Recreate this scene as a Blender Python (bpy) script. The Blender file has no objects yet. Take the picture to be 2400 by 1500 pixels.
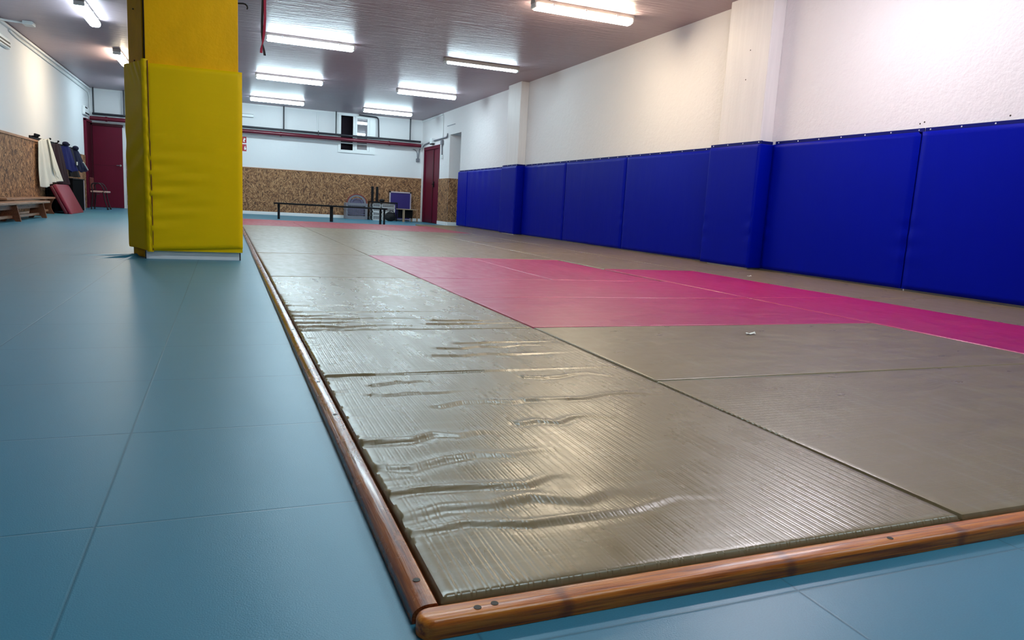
import bpy, bmesh, math, random
import numpy as np
from mathutils import Vector, Matrix
random.seed(7)
S = bpy.context.scene
COL = S.collection
PI = math.pi

# ------------------------------------------------------------------ materials
def new_mat(name):
    m = bpy.data.materials.new(name); m.use_nodes = True
    nt = m.node_tree
    return m, nt, nt.nodes['Principled BSDF']
def N(nt, typ, **kw):
    n = nt.nodes.new('ShaderNode' + typ)
    for k, v in kw.items():
        if k in n.inputs: n.inputs[k].default_value = v
        else: setattr(n, k, v)
    return n
def L(nt, a, ao, b, bi): nt.links.new(a.outputs[ao], b.inputs[bi])
def math_(nt, op, a, b=None, c=None):
    n = nt.nodes.new('ShaderNodeMath'); n.operation = op
    for i, v in enumerate((a, b, c)):
        if v is None: continue
        if isinstance(v, (int, float)): n.inputs[i].default_value = v
        else: nt.links.new(v, n.inputs[i])
    return n.outputs[0]
def coords(nt, scale=(1, 1, 1), rot=(0, 0, 0), loc=(0, 0, 0)):
    tc = N(nt, 'TexCoord'); mp = N(nt, 'Mapping')
    mp.inputs['Scale'].default_value = scale; mp.inputs['Rotation'].default_value = rot; mp.inputs['Location'].default_value = loc
    L(nt, tc, 'Object', mp, 'Vector'); return mp
def noise(nt, scale, detail=3, mapscale=(1, 1, 1), rough=.55, **k):
    c = coords(nt, mapscale, **k); n = N(nt, 'TexNoise', Scale=scale, Detail=detail, Roughness=rough)
    L(nt, c, 'Vector', n, 'Vector'); return n.outputs['Fac']
def ramp(nt, fac, stops):
    r = N(nt, 'ValToRGB'); e = r.color_ramp.elements
    while len(e) < len(stops): e.new(.5)
    for i, (p, c) in enumerate(stops): e[i].position = p; e[i].color = (*c, 1)
    nt.links.new(fac, r.inputs[0]); return r.outputs[0]
def mixc(nt, fac, a, b):
    m = N(nt, 'Mix', data_type='RGBA')
    for i, v in ((0, fac), (6, a), (7, b)):
        if isinstance(v, (int, float)): m.inputs[i].default_value = v
        elif isinstance(v, tuple): m.inputs[i].default_value = (*v, 1)
        else: nt.links.new(v, m.inputs[i])
    return m.outputs[2]
def bump(nt, p, h, dist, strength=1.0):
    b = N(nt, 'Bump', Strength=strength, Distance=dist)
    nt.links.new(h, b.inputs['Height']); L(nt, b, 'Normal', p, 'Normal')
def M(name, col, rough=.5, metal=0., spec=.5, var=0., vs=6., bs=0., bd=0., bmap=(1, 1, 1), coat=0., emit=None, es=0.):
    m, nt, p = new_mat(name)
    p.inputs['Roughness'].default_value = rough; p.inputs['Metallic'].default_value = metal
    p.inputs['Specular IOR Level'].default_value = spec; p.inputs['Coat Weight'].default_value = coat
    p.inputs['Base Color'].default_value = (*col, 1)
    if var:
        f = noise(nt, vs, 4)
        c = ramp(nt, f, [(.3, tuple(x * (1 - var) for x in col)), (.7, tuple(min(1, x * (1 + var)) for x in col))])
        nt.links.new(c, p.inputs['Base Color'])
    if bs: bump(nt, p, noise(nt, bs, 4, bmap), bd)
    if emit:
        p.inputs['Emission Color'].default_value = (*emit, 1); p.inputs['Emission Strength'].default_value = es
    return m

def floor_mat():
    m, nt, p = new_mat('teal_vinyl')
    tc = N(nt, 'TexCoord'); sx = N(nt, 'SeparateXYZ'); L(nt, tc, 'Object', sx, 0)
    def line(o, off, per, w):
        t = math_(nt, 'FRACT', math_(nt, 'DIVIDE', math_(nt, 'ADD', o, off), per))
        d = math_(nt, 'MULTIPLY', math_(nt, 'ABSOLUTE', math_(nt, 'SUBTRACT', t, .5)), per)   # .25 at the seam
        return math_(nt, 'SMOOTH_MIN', math_(nt, 'DIVIDE', math_(nt, 'SUBTRACT', per / 2, d), w), 1.0, .2)
    lx = line(sx.outputs[0], .2 + 5, .5, .0035)
    ly = line(sx.outputs[1], -1.253 + 4.93, .493, .0035)
    s = math_(nt, 'MINIMUM', lx, ly)
    sp = noise(nt, 420, 2); big = noise(nt, 1.3, 3)
    base = mixc(nt, sp, (.034, .180, .272), (.062, .260, .375))
    base = mixc(nt, math_(nt, 'MULTIPLY', big, .35), base, (.05, .185, .24))
    sc = math_(nt, 'ADD', math_(nt, 'MULTIPLY', s, .5), .5)
    base = mixc(nt, sc, (.02, .07, .09), base)
    nt.links.new(base, p.inputs['Base Color'])
    p.inputs['Roughness'].default_value = .37
    wav = noise(nt, 3.0, 2, (1, .5, 1))
    h = math_(nt, 'ADD', math_(nt, 'MULTIPLY', s, .25), math_(nt, 'ADD', math_(nt, 'MULTIPLY', sp, .16), math_(nt, 'MULTIPLY', wav, 2.0)))
    bump(nt, p, h, .0016)
    return m
def tatami_mat(name, a, b, scr, rough=.285, stripe=.02, ks=0., kc=.16, kf=.22, spec=.5):
    m, nt, p = new_mat(name)
    tc = N(nt, 'TexCoord'); sx = N(nt, 'SeparateXYZ'); L(nt, tc, 'Object', sx, 0)
    wob = math_(nt, 'MULTIPLY', math_(nt, 'SUBTRACT', noise(nt, 3, 2), .5), .012)
    x = math_(nt, 'ADD', sx.outputs[0], wob)
    w = 2 * PI / stripe
    s1 = math_(nt, 'SINE', math_(nt, 'MULTIPLY', x, w)); s2 = math_(nt, 'SINE', math_(nt, 'MULTIPLY', x, w * 3))
    cross = noise(nt, 9, 3, (1.2, 7, 1), .5)
    fine = noise(nt, 55, 3, (.8, 2.4, 1))
    big = noise(nt, 1.7, 4)
    p.inputs['Specular IOR Level'].default_value = spec
    scrat = noise(nt, 4, 4, (1, 9, 1), .6, rot=(0, 0, .5))
    c = mixc(nt, big, a, b)
    c = mixc(nt, math_(nt, 'MULTIPLY', math_(nt, 'SUBTRACT', scrat, .52), 1.3), c, scr)
    nt.links.new(c, p.inputs['Base Color'])
    r = math_(nt, 'ADD', math_(nt, 'MULTIPLY', noise(nt, 5, 4, (3, 1, 1)), .24), rough - .12)
    nt.links.new(r, p.inputs['Roughness'])
    h = math_(nt, 'ADD', math_(nt, 'ADD', math_(nt, 'MULTIPLY', s1, ks), math_(nt, 'MULTIPLY', s2, ks * .48)),
              math_(nt, 'ADD', math_(nt, 'MULTIPLY', cross, kc), math_(nt, 'MULTIPLY', fine, kf)))
    bump(nt, p, h, .0009)
    return m
def plaster(name, col, scale, dist, var=.04):
    m, nt, p = new_mat(name)
    f = noise(nt, 1.1, 3)
    nt.links.new(mixc(nt, f, tuple(v * (1 - var) for v in col), col), p.inputs['Base Color'])
    p.inputs['Roughness'].default_value = .75; p.inputs['Specular IOR Level'].default_value = .3
    a = noise(nt, scale, 5, (1, 1, 1), .6); b = noise(nt, scale * .35, 3)
    bump(nt, p, math_(nt, 'ADD', a, b), dist)
    return m
def ceiling_mat():
    m, nt, p = new_mat('ceiling_paint')
    f = noise(nt, .7, 3)
    nt.links.new(mixc(nt, f, (.385, .285, .325), (.435, .335, .37)), p.inputs['Base Color'])
    p.inputs['Roughness'].default_value = .42
    bump(nt, p, noise(nt, 3.2, 4, (.8, 5, 1), .55), .012)
    return m
def osb_mat():
    m, nt, p = new_mat('osb_board')
    def flakes(rot, seed, al, ac):
        c = coords(nt, (al, al, ac), loc=(seed, seed, seed))
        r = N(nt, 'VectorRotate', rotation_type='EULER_XYZ'); r.inputs['Rotation'].default_value = rot
        tc = N(nt, 'TexCoord'); L(nt, tc, 'Object', r, 'Vector'); nt.links.new(r.outputs[0], c.inputs['Vector'])
        v = N(nt, 'TexVoronoi', Scale=1.0, Randomness=1.0); L(nt, c, 'Vector', v, 'Vector')
        s = N(nt, 'SeparateColor'); L(nt, v, 'Color', s, 0); return s.outputs[0]
    a = flakes((.5, .6, 0), 1.3, 14, 84); b = flakes((-.5, -.6, .2), 7.7, 14, 88); c = flakes((1.35, 1.3, .1), 3.1, 15, 76)
    m1 = math_(nt, 'GREATER_THAN', flakes((.9, .5, .3), 11, 14, 14), .5)
    m2 = math_(nt, 'GREATER_THAN', flakes((.1, .5, .9), 17, 12, 12), .55)
    f = mixc(nt, m2, mixc(nt, m1, a, b), c)
    col = ramp(nt, f, [(0., (.055, .018, .007)), (.3, (.185, .078, .030)), (.65, (.32, .150, .060)), (1., (.54, .30, .14))])
    nt.links.new(col, p.inputs['Base Color'])
    p.inputs['Roughness'].default_value = .62
    bump(nt, p, f, .0012)
    return m
def wood_mat(name, dark, mid, light, axis=1, rough=.3, worn=0., coat=.3, knots=True):
    m, nt, p = new_mat(name)
    sc = [34, 34, 34]; sc[axis] = 1.1
    g = noise(nt, 4.5, 6, tuple(sc), .6)
    c = ramp(nt, g, [(.36, dark), (.5, mid), (.64, light)])
    kn = [.02, .02, .02]; kn[axis] = 1.7
    tk = N(nt, 'TexCoord'); sk = N(nt, 'SeparateXYZ'); L(nt, tk, 'Object', sk, 0)
    v = N(nt, 'TexVoronoi', voronoi_dimensions='1D', Scale=1.0); nt.links.new(math_(nt, 'MULTIPLY_ADD', sk.outputs[axis], 1.9, math_(nt, 'MULTIPLY', noise(nt, 30, 2), .05)), v.inputs['W'])
    if knots: c = mixc(nt, ramp(nt, v.outputs['Distance'], [(.008, (.6, .6, .6)), (.030, (0, 0, 0))]), c, (.13, .022, .010))
    wf = noise(nt, 9, 5, tuple(1.6 if i == axis else 3 for i in range(3)), .65)
    if worn:
        c = mixc(nt, ramp(nt, wf, [(.56, (0, 0, 0)), (.66, (worn,) * 3)]), c, tuple(min(1, q * 1.6) for q in light))
    nt.links.new(c, p.inputs['Base Color'])
    nt.links.new(math_(nt, 'ADD', math_(nt, 'MULTIPLY', wf, .25), rough - .12), p.inputs['Roughness'])
    p.inputs['Coat Weight'].default_value = coat; p.inputs['Coat Roughness'].default_value = .12
    bump(nt, p, math_(nt, 'ADD', g, math_(nt, 'MULTIPLY', wf, .6)), .0012)
    return m
def vinyl(name, col, rough=.34, bmap=(3, 3, 3), bs=2.2, bd=.006, fine=.0, spec=.5):
    m, nt, p = new_mat(name)
    f = noise(nt, 3, 3)
    nt.links.new(mixc(nt, f, tuple(v * .93 for v in col), tuple(min(1, v * 1.05) for v in col)), p.inputs['Base Color'])
    p.inputs['Roughness'].default_value = rough; p.inputs['Specular IOR Level'].default_value = spec
    h = noise(nt, bs, 4, bmap, .5)
    if fine: h = math_(nt, 'ADD', h, math_(nt, 'MULTIPLY', noise(nt, 160, 2), fine))
    bump(nt, p, h, bd)
    return m
def streak_paint(name, col, bmap, lo=.8, spec=.5):
    m, nt, p = new_mat(name)
    g = noise(nt, 3, 6, bmap, .65)
    nt.links.new(ramp(nt, g, [(.3, tuple(v * lo for v in col)), (.6, col)]), p.inputs['Base Color'])
    p.inputs['Roughness'].default_value = .5; p.inputs['Specular IOR Level'].default_value = spec
    bump(nt, p, math_(nt, 'ADD', g, noise(nt, 40, 3)), .0015)
    return m

MT = {}
MT['floor'] = floor_mat()
OL_A, OL_B = (.192, .132, .058), (.250, .176, .085)
MT['olive'] = tatami_mat('olive_vinyl', OL_A, OL_B, (.36, .31, .22))
MT['olivesmooth'] = tatami_mat('smooth_olive_vinyl', OL_A, OL_B, (.36, .31, .22), .32, .02, 0., .05, .0, .40)
MT['olivemid'] = tatami_mat('ribbed_olive_vinyl', OL_A, OL_B, (.36, .31, .22), .33, .02, .0, .06, .0, .42)
MT['pink'] = tatami_mat('pink_vinyl', (.36, .006, .068), (.44, .012, .09), (.60, .10, .2), .33, .02, 0., .08, .0, .42)
MT['red'] = tatami_mat('red_vinyl', (.30, .012, .03), (.36, .02, .045), (.45, .10, .12), .46, .02, 0., .08, .0, .35)
MT['matside'] = M('mat_side', (.055, .045, .03), .7)
MT['plaster'] = plaster('rough_plaster', (.82, .785, .785), 26, .0065)
MT['smooth'] = plaster('smooth_plaster', (.80, .80, .81), 30, .0015)
MT['concrete'] = streak_paint('painted_concrete', (.82, .775, .76), (5, 5, .35), .93, .3)
MT['ceil'] = ceiling_mat()
MT['osb'] = osb_mat()
MT['white'] = M('white_paint', (.8, .8, .8), .45)
MT['whiteplastic'] = M('white_plastic', (.8, .82, .82), .35)
MT['grey'] = M('grey_plastic', (.20, .195, .225), .5)
MT['midgrey'] = M('grey_metal', (.22, .21, .20), .4, .3)
MT['housing'] = M('lamp_housing', (.30, .27, .25), .5)
MT['black'] = M('black_paint', (.005, .005, .007), .55, spec=.2)
MT['rod'] = M('dark_steel', (.014, .014, .022), .4)
MT['blackmatte'] = M('matte_black', (.003, .003, .004), .9, spec=.05)
MT['blackcloth'] = M('black_cloth', (.006, .006, .008), .85, bs=30, bd=.01)
MT['redpipe'] = M('maroon_pipe', (.12, .007, .02), .28)
MT['maroon'] = M('maroon_door_paint', (.115, .001, .018), .5, spec=.25, var=.08, vs=2)
MT['maroon_dark'] = M('dark_maroon_paint', (.05, .001, .008), .5, spec=.25)
MT['chrome'] = M('chrome', (.7, .7, .7), .2, 1.)
MT['screw'] = M('dark_screw', (.03, .022, .016), .5, .6)
MT['nail'] = M('nail_head', (.75, .76, .8), .3, .5)
MT['bluepad'] = vinyl('blue_vinyl', (.0, .0045, .29), .42, (3, 3, .7), 1.6, .005, .006, .05)
MT['blueflange'] = M('blue_flange', (.0, .003, .12), .6, spec=.15)
MT['yellowpad'] = vinyl('yellow_vinyl', (.86, .54, .0), .45, (1.0, 1.0, 4), 1.6, .005, .004, .12)
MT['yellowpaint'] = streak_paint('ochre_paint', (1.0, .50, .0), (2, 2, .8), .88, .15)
MT['yellowpaint_shaded'] = streak_paint('ochre_paint_shaded', (.70, .36, .0), (2, 2, .8), .8, .15)  # same ochre paint darkened: shade of the side board put into the colour
MT['stitch'] = M('brown_thread', (.16, .035, .006), .7)
MT['pillarcore'] = M('pillar_core', (.045, .02, .006), .8)  # dark brown paints in the shadow gap between the boards
MT['edgewood'] = wood_mat('varnished_pine', (.26, .046, .003), (.58, .135, .006), (.74, .225, .02), 0, .33, .0, .12)
MT['edgewoodY'] = wood_mat('worn_varnished_pine', (.15, .036, .012), (.27, .066, .020), (.40, .125, .04), 1, .25, .4, .35, False)
MT['benchwood'] = wood_mat('bench_wood', (.09, .022, .01), (.18, .055, .022), (.30, .11, .05), 1, .35, 0, .2, False)
MT['benchtop'] = wood_mat('bench_top_wood', (.24, .10, .05), (.38, .18, .09), (.52, .28, .16), 1, .35, 0, .3, False)
MT['trimwood'] = wood_mat('trim_wood', (.28, .12, .06), (.42, .21, .11), (.55, .3, .17), 1, .45, 0, .0, False)
MT['stoolwood'] = wood_mat('stool_wood', (.26, .17, .10), (.38, .27, .17), (.50, .38, .25), 2, .45, 0, .0, False)
MT['robe'] = M('white_cotton', (.74, .72, .65), .85, bs=90, bd=.003)
MT['plum'] = M('plum_cloth', (.018, .005, .012), .9, bs=40, bd=.006)
MT['navy'] = M('navy_cloth', (.003, .005, .035), .9, bs=40, bd=.006)
MT['bluecloth'] = M('blue_cloth', (.004, .009, .11), .85, bs=40, bd=.006)
MT['redmat'] = vinyl('crimson_vinyl', (.22, .006, .03), .35, (2, 2, 2), 2, .004)
MT['redmatdark'] = vinyl('dark_crimson_vinyl', (.10, .004, .014), .4, (2, 2, 2), 2, .004)
MT['board'] = M('violet_board', (.028, .014, .16), .5)
MT['alu'] = M('aluminium', (.62, .58, .66), .35, .6)
MT['beltred'] = M('red_belt', (.30, .006, .04), .7)
MT['beltblack'] = M('black_belt', (.006, .004, .006), .7)
MT['signred'] = M('sign_red', (.42, .012, .03), .4)
MT['signwhite'] = M('sign_white', (.85, .85, .85), .4)
MT['archred'] = M('rust_red_plastic', (.20, .03, .02), .45)
MT['violetgrey'] = M('violet_grey_plastic', (.12, .11, .19), .5)
MT['void'] = M('night_outside', (.012, .005, .012), .9)
MT['glass'] = M('window_glass', (.20, .19, .21), .03, 0, .8, coat=1.)
MT['blind'] = M('grey_blind', (.22, .21, .22), .6)
MT['chairmetal'] = M('chair_metal', (.02, .012, .018), .4, .5)
MT['chairseat'] = M('chair_seat_pad', (.55, .34, .30), .5)
MT['chairback'] = M('chair_back_red', (.12, .012, .01), .5)
MT['chip'] = M('paper_scrap', (.78, .76, .68), .7)
CW = (.69, .91, 1.0); WW = (1.0, .84, .60)
MT['lampcool'] = M('lit_cover_cool', (.8, .8, .8), .4, emit=CW, es=46)
MT['lampwarm'] = M('lit_cover_warm', (.8, .8, .8), .4, emit=WW, es=70)
MT['lampneutral'] = M('lit_cover_neutral', (.8, .8, .8), .4, emit=(.97, .94, 1.0), es=82)
MT['lampend'] = M('lamp_end_cap', (.6, .62, .62), .4)

# ------------------------------------------------------------------ mesh builder
def wloc(o):
    v = Vector((0, 0, 0))
    while o is not None: v += o.location; o = o.parent
    return v
class MB:
    def __init__(self): self.bm = bmesh.new()
    def _merge(self, b, mtx=None):
        if mtx is not None: bmesh.ops.transform(b, matrix=mtx, verts=b.verts)
        t = bpy.data.meshes.new('tmp'); b.to_mesh(t); b.free(); self.bm.from_mesh(t); bpy.data.meshes.remove(t)
    def box(self, x0, x1, y0, y1, z0, z1, bev=0., seg=2, mtx=None):
        b = bmesh.new(); bmesh.ops.create_cube(b, size=1)
        for v in b.verts: v.co = ((x0 + x1) / 2 + v.co.x * (x1 - x0), (y0 + y1) / 2 + v.co.y * (y1 - y0), (z0 + z1) / 2 + v.co.z * (z1 - z0))
        if bev: bmesh.ops.bevel(b, geom=list(b.edges), offset=bev, segments=seg, profile=.5, affect='EDGES')
        self._merge(b, mtx); return self
    def prism(self, pts, z0, z1, bev=0., seg=3, axis='z', mtx=None, topbev=False):
        b = bmesh.new()
        def P(a, c, h): return {'z': (a, c, h), 'y': (a, h, c), 'x': (h, a, c)}[axis]
        lo = [b.verts.new(P(a, c, z0)) for a, c in pts]; hi = [b.verts.new(P(a, c, z1)) for a, c in pts]
        n = len(pts)
        b.faces.new(lo[::-1]); b.faces.new(hi)
        for i in range(n): b.faces.new((lo[i], lo[(i + 1) % n], hi[(i + 1) % n], hi[i]))
        bmesh.ops.recalc_face_normals(b, faces=b.faces)
        if bev:
            ed = [e for e in b.edges if (not topbev) or (e.verts[0] in hi and e.verts[1] in hi)]
            bmesh.ops.bevel(b, geom=ed, offset=bev, segments=seg, profile=.5, affect='EDGES')
        self._merge(b, mtx); return self
    def cyl(self, a, c, r, r2=None, n=14):
        a = Vector(a); c = Vector(c); d = c - a
        b = bmesh.new(); bmesh.ops.create_cone(b, cap_ends=True, segments=n, radius1=r, radius2=r if r2 is None else r2, depth=d.length)
        q = d.to_track_quat('Z', 'Y').to_matrix().to_4x4()
        self._merge(b, Matrix.Translation((a + c) / 2) @ q); return self
    def sphere(self, c, rx, ry=None, rz=None, n=16):
        b = bmesh.new(); bmesh.ops.create_uvsphere(b, u_segments=n, v_segments=n // 2 + 2, radius=1)
        self._merge(b, Matrix.Translation(c) @ Matrix.Diagonal((rx, ry or rx, rz or rx, 1))); return self
    def tube(self, pts, r, n=10, rounds=0, rad=.05):
        P = [Vector(p) for p in pts]
        if rounds:
            Q = [P[0]]
            for i in range(1, len(P) - 1):
                a = (P[i - 1] - P[i]).normalized() * rad; c = (P[i + 1] - P[i]).normalized() * rad
                for k in range(rounds + 1):
                    t = k / rounds; Q.append((1 - t) ** 2 * (P[i] + a) + 2 * t * (1 - t) * P[i] + t * t * (P[i] + c))
            Q.append(P[-1]); P = Q
        rings = []; ref = None
        for i, p in enumerate(P):
            d = (P[min(i + 1, len(P) - 1)] - P[max(i - 1, 0)]).normalized()
            if ref is None: ref = d.orthogonal().normalized()
            ref = (ref - d * ref.dot(d)).normalized(); s = d.cross(ref)
            rings.append([self.bm.verts.new(p + (ref * math.cos(2 * PI * k / n) + s * math.sin(2 * PI * k / n)) * r) for k in range(n)])
        for a, c in zip(rings, rings[1:]):
            for k in range(n): self.bm.faces.new((a[k], a[(k + 1) % n], c[(k + 1) % n], c[k]))
        self.bm.faces.new(rings[0][::-1]); self.bm.faces.new(rings[-1]); return self
    def ribbon(self, pts, w, t):
        # flat strap: pts of (position, width direction)
        R = []
        for p, wd in pts:
            p = Vector(p); wd = Vector(wd).normalized() * w / 2; n = Vector((wd.y, -wd.x, 0)).normalized() * t / 2
            R.append([self.bm.verts.new(p + s) for s in (wd + n, -wd + n, -wd - n, wd - n)])
        for a, c in zip(R, R[1:]):
            for k in range(4): self.bm.faces.new((a[k], a[(k + 1) % 4], c[(k + 1) % 4], c[k]))
        self.bm.faces.new(R[0][::-1]); self.bm.faces.new(R[-1]); return self
    def grid(self, fn, nu, nv):
        V = [[self.bm.verts.new(fn(i / nu, j / nv)) for i in range(nu + 1)] for j in range(nv + 1)]
        for j in range(nv):
            for i in range(nu): self.bm.faces.new((V[j][i], V[j][i + 1], V[j + 1][i + 1], V[j + 1][i]))
        return self
    def build(self, name, mat, parent=None, origin=None, smooth=30., local=False):
        me = bpy.data.meshes.new(name)
        off = Vector((0, 0, 0))
        if not local:
            if parent is not None: off = wloc(parent)
            elif origin is not None: off = Vector(origin)
        if off.length: bmesh.ops.translate(self.bm, verts=self.bm.verts, vec=-off)
        bmesh.ops.recalc_face_normals(self.bm, faces=self.bm.faces)
        self.bm.to_mesh(me); self.bm.free()
        me.materials.append(MT[mat] if isinstance(mat, str) else mat)
        if smooth:
            for f in me.polygons: f.use_smooth = True
            me.set_sharp_from_angle(angle=math.radians(smooth))
        o = bpy.data.objects.new(name, me); COL.objects.link(o)
        if parent is not None: o.parent = parent
        elif origin is not None: o.location = origin
        return o
def thing(name, label, cat, loc, group=None, rz=0.):
    o = bpy.data.objects.new(name, None); COL.objects.link(o)
    o.location = loc; o.rotation_euler = (0, 0, rz); o.empty_display_size = .1
    o['label'] = label; o['category'] = cat
    if group: o['group'] = group
    return o
def tag(o, label, cat, group=None):
    o['label'] = label; o['category'] = cat
    if group: o['group'] = group
    return o
def struct(o): o['kind'] = 'structure'; return o
def dup(root, loc=None, label=None):
    r = root.copy(); COL.objects.link(r)
    if loc is not None: r.location = loc
    if label: r['label'] = label
    for ch in list(root.children):
        c = ch.copy(); COL.objects.link(c); c.parent = r
        for g in list(ch.children):
            d = g.copy(); COL.objects.link(d); d.parent = c
    return r

# ------------------------------------------------------------------ room shell
XL, XR, YF, YB, ZC = -3.11, 5.40, 21.0, -5.5, 2.93
f = struct(MB().box(XL - .2, XR + 2.2, YB - .2, YF + .2, -.12, 0).build('floor', 'floor', smooth=0))
# pulled-up fold of the floor covering at the pillar foot
fold = MB()
for (x0, y0, x1, y1, w, h) in ((-.66, 6.42, -.93, 6.18, .045, .028), (-.69, 6.5, -1.18, 6.47, .06, .020), (-.66, 6.40, -.75, 5.98, .05, .014)):
    def fn(u, v, a=(x0, y0, x1, y1, w, h)):
        px, py = a[0] + (a[2] - a[0]) * u, a[1] + (a[3] - a[1]) * u
        d = Vector((a[2] - a[0], a[3] - a[1])).normalized(); k = (v - .5) * 2 * a[4] * (1 - .6 * u)
        return (px - d.y * k, py + d.x * k, a[5] * (1 - u) ** 1.2 * max(0, math.cos(PI * (v - .5))) ** 1.4 + .0006)
    fold.grid(fn, 16, 10)
fold.build('floor_fold', 'floor', f)
struct(MB().box(XL - .2, XR + 2.2, YB - .2, YF + .2, ZC, ZC + .15).build('ceiling', 'ceil', smooth=0))
struct(MB().box(XL - .2, XL, YB, YF, 0, ZC).build('wall_left', 'smooth', smooth=0))
WX0, WX1, WZ0, WZ1 = 3.0, 3.98, 1.87, 2.90          # window opening
DX0, DX1, DZ = -3.10, -2.40, 2.06                    # far door
w = MB().box(XL, WX0, YF, YF + .2, 0, ZC).box(WX1, XR, YF, YF + .2, 0, ZC).box(WX0, WX1, YF, YF + .2, 0, WZ0).box(WX0, WX1, YF, YF + .2, WZ1, ZC)
struct(w.build('wall_far', 'smooth', smooth=0))
struct(MB().box(XL, XR, YB - .2, YB, 0, ZC).build('wall_back', 'smooth', smooth=0))
OY0, OY1, OZ = 17.22, 18.17, 2.32                    # alcove opening in right wall
D0, D1, DZ2 = 19.12, 20.68, 2.085                    # double door in right wall
w = MB().box(XR, XR + .2, YB, OY0, 0, ZC).box(XR, XR + .2, OY1, D0, 0, ZC).box(XR, XR + .2, OY0, OY1, OZ, ZC).box(XR, XR + .2, D0, D1, DZ2, ZC).box(XR, XR + .2, D1, YF, 0, ZC)
w.box(XR + .2, XR + 1.9, OY1, OY1 + .15, 0, ZC).box(XR + .2, XR + 1.9, OY0 - .15, OY0, 0, ZC).box(XR + 1.9, XR + 2.0, OY0 - .15, OY1 + .15, 0, ZC)
w.box(XR + .2, XR + 1.9, OY0, OY1, OZ, ZC)
wr = struct(w.build('wall_right', 'plaster', smooth=0))
PIL = ((6.22, 6.92), (13.03, 13.70)); PX = 5.235
for a, b in PIL: MB().box(PX, XR, a, b, 0, ZC, .012, 2).build('pilaster', 'concrete', wr, smooth=0)
# timber-board wainscot
struct(MB().box(-2.33, XR, YF - .018, YF, .08, 1.245).build('trim_1', 'osb', smooth=0))
for i, (a, b) in enumerate(((5.0, 10.6), (10.6, 13.1), (13.1, 15.55), (15.57, 18.05), (18.07, 20.05))):
    struct(MB().box(XL, XL + .018, a, b - .004, .0, 1.245).build('trim_%d' % (i + 2), 'osb', smooth=0))
struct(MB().box(XL, XL + .03, 5.0, 15.6, 1.245, 1.285, .006).build('trim_7', 'trimwood', smooth=0))
struct(MB().box(XR - .018, XR, OY1 + .01, D0 - .06, .09, 1.22).build('trim_8', 'osb', smooth=0))
struct(MB().box(XR, XR + 1.7, OY1 - .018, OY1, .09, 1.22).build('trim_9', 'osb', smooth=0))
struct(MB().box(-2.33, XR, YF - .03, YF - .018, 1.235, 1.26, .003).build('trim_10', 'trimwood', smooth=0))
struct(MB().box(-2.33, XR, YF - .032, YF, 0, .085, .004).build('baseboard_far', 'white', smooth=0))
struct(MB().box(XR - .03, XR, OY1 + .005, D0 - .07, 0, .095, .004).box(XR, XR + 1.7, OY1 - .03, OY1, 0, .095, .004).build('baseboard_right', 'white', smooth=0))
# pale cornice trunking under the far ceiling and round the right corner
struct(MB().box(XL, XR, YF - .022, YF, ZC - .05, ZC - .004).build('trim_11', 'white', smooth=0))
struct(MB().box(XR - .03, XR, 18.85, YF - .03, ZC - .055, ZC - .012).build('trim_12', 'white', smooth=0))

# far-left maroon door (with leaf, frame, handle)
d1 = struct(MB().box(DX0 + .045, DX1, YF - .05, YF - .005, .01, DZ - .03, .003).build('door_1', 'maroon', smooth=0))
MB().box(DX0, DX0 + .045, YF - .08, YF - .004, 0, DZ + .02).box(DX0, DX1 + .02, YF - .08, YF - .004, DZ - .03, DZ + .02).build('door_frame', 'maroon_dark', d1, smooth=0)
MB().box(DX0 + .05, DX1 - .005, YF - .053, YF - .049, 1.055, 1.063).build('rail_groove', 'maroon_dark', d1, smooth=0)
MB().tube([(-2.455, YF - .05, 1.075), (-2.455, YF - .1, 1.075), (-2.54, YF - .1, 1.072)], .011, 8).cyl((-2.455, YF - .05, 1.075), (-2.455, YF - .058, 1.075), .025).build('door_handle', 'chrome', d1)
# dark maroon door standing in the left wall next to it
d2 = struct(MB().box(XL, XL + .03, 20.14, 20.86, .01, 2.07, .004).build('door_2', 'maroon_dark', smooth=0))
MB().box(XL, XL + .055, 20.06, 20.14, 0, 2.1).box(XL, XL + .055, 20.06, 20.9, 2.07, 2.12).build('door_frame', 'maroon', d2, smooth=0)
# right wall double door
d3 = struct(MB().box(XR + .02, XR + .06, 19.74, D1 - .04, .01, DZ2 - .04, .004).build('door_3', 'maroon', smooth=0))
MB().box(XR + .02, XR + .06, D0 + .04, 19.735, .01, DZ2 - .04, .004).build('door_leaf', 'maroon', d3, smooth=0)
MB().box(XR - .012, XR + .16, D0 - .05, D0 + .04, 0, DZ2 + .05).box(XR - .012, XR + .16, D1 - .04, D1 + .05, 0, DZ2 + .05).box(XR - .012, XR + .16, D0 + .04, D1 - .04, DZ2 - .04, DZ2 + .05).build('door_frame', 'maroon', d3, smooth=0)
MB().box(XR + .005, XR + .02, 19.70, 19.78, .02, DZ2 - .05).build('cover_strip', 'maroon_dark', d3, smooth=0)
MB().box(XR - .01, XR + .02, 19.60, 19.66, 1.0, 1.16, .004).tube([(XR + .0, 19.63, 1.08), (XR - .045, 19.63, 1.08), (XR - .045, 19.50, 1.08)], .012, 8).build('lock', 'black', d3)

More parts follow.
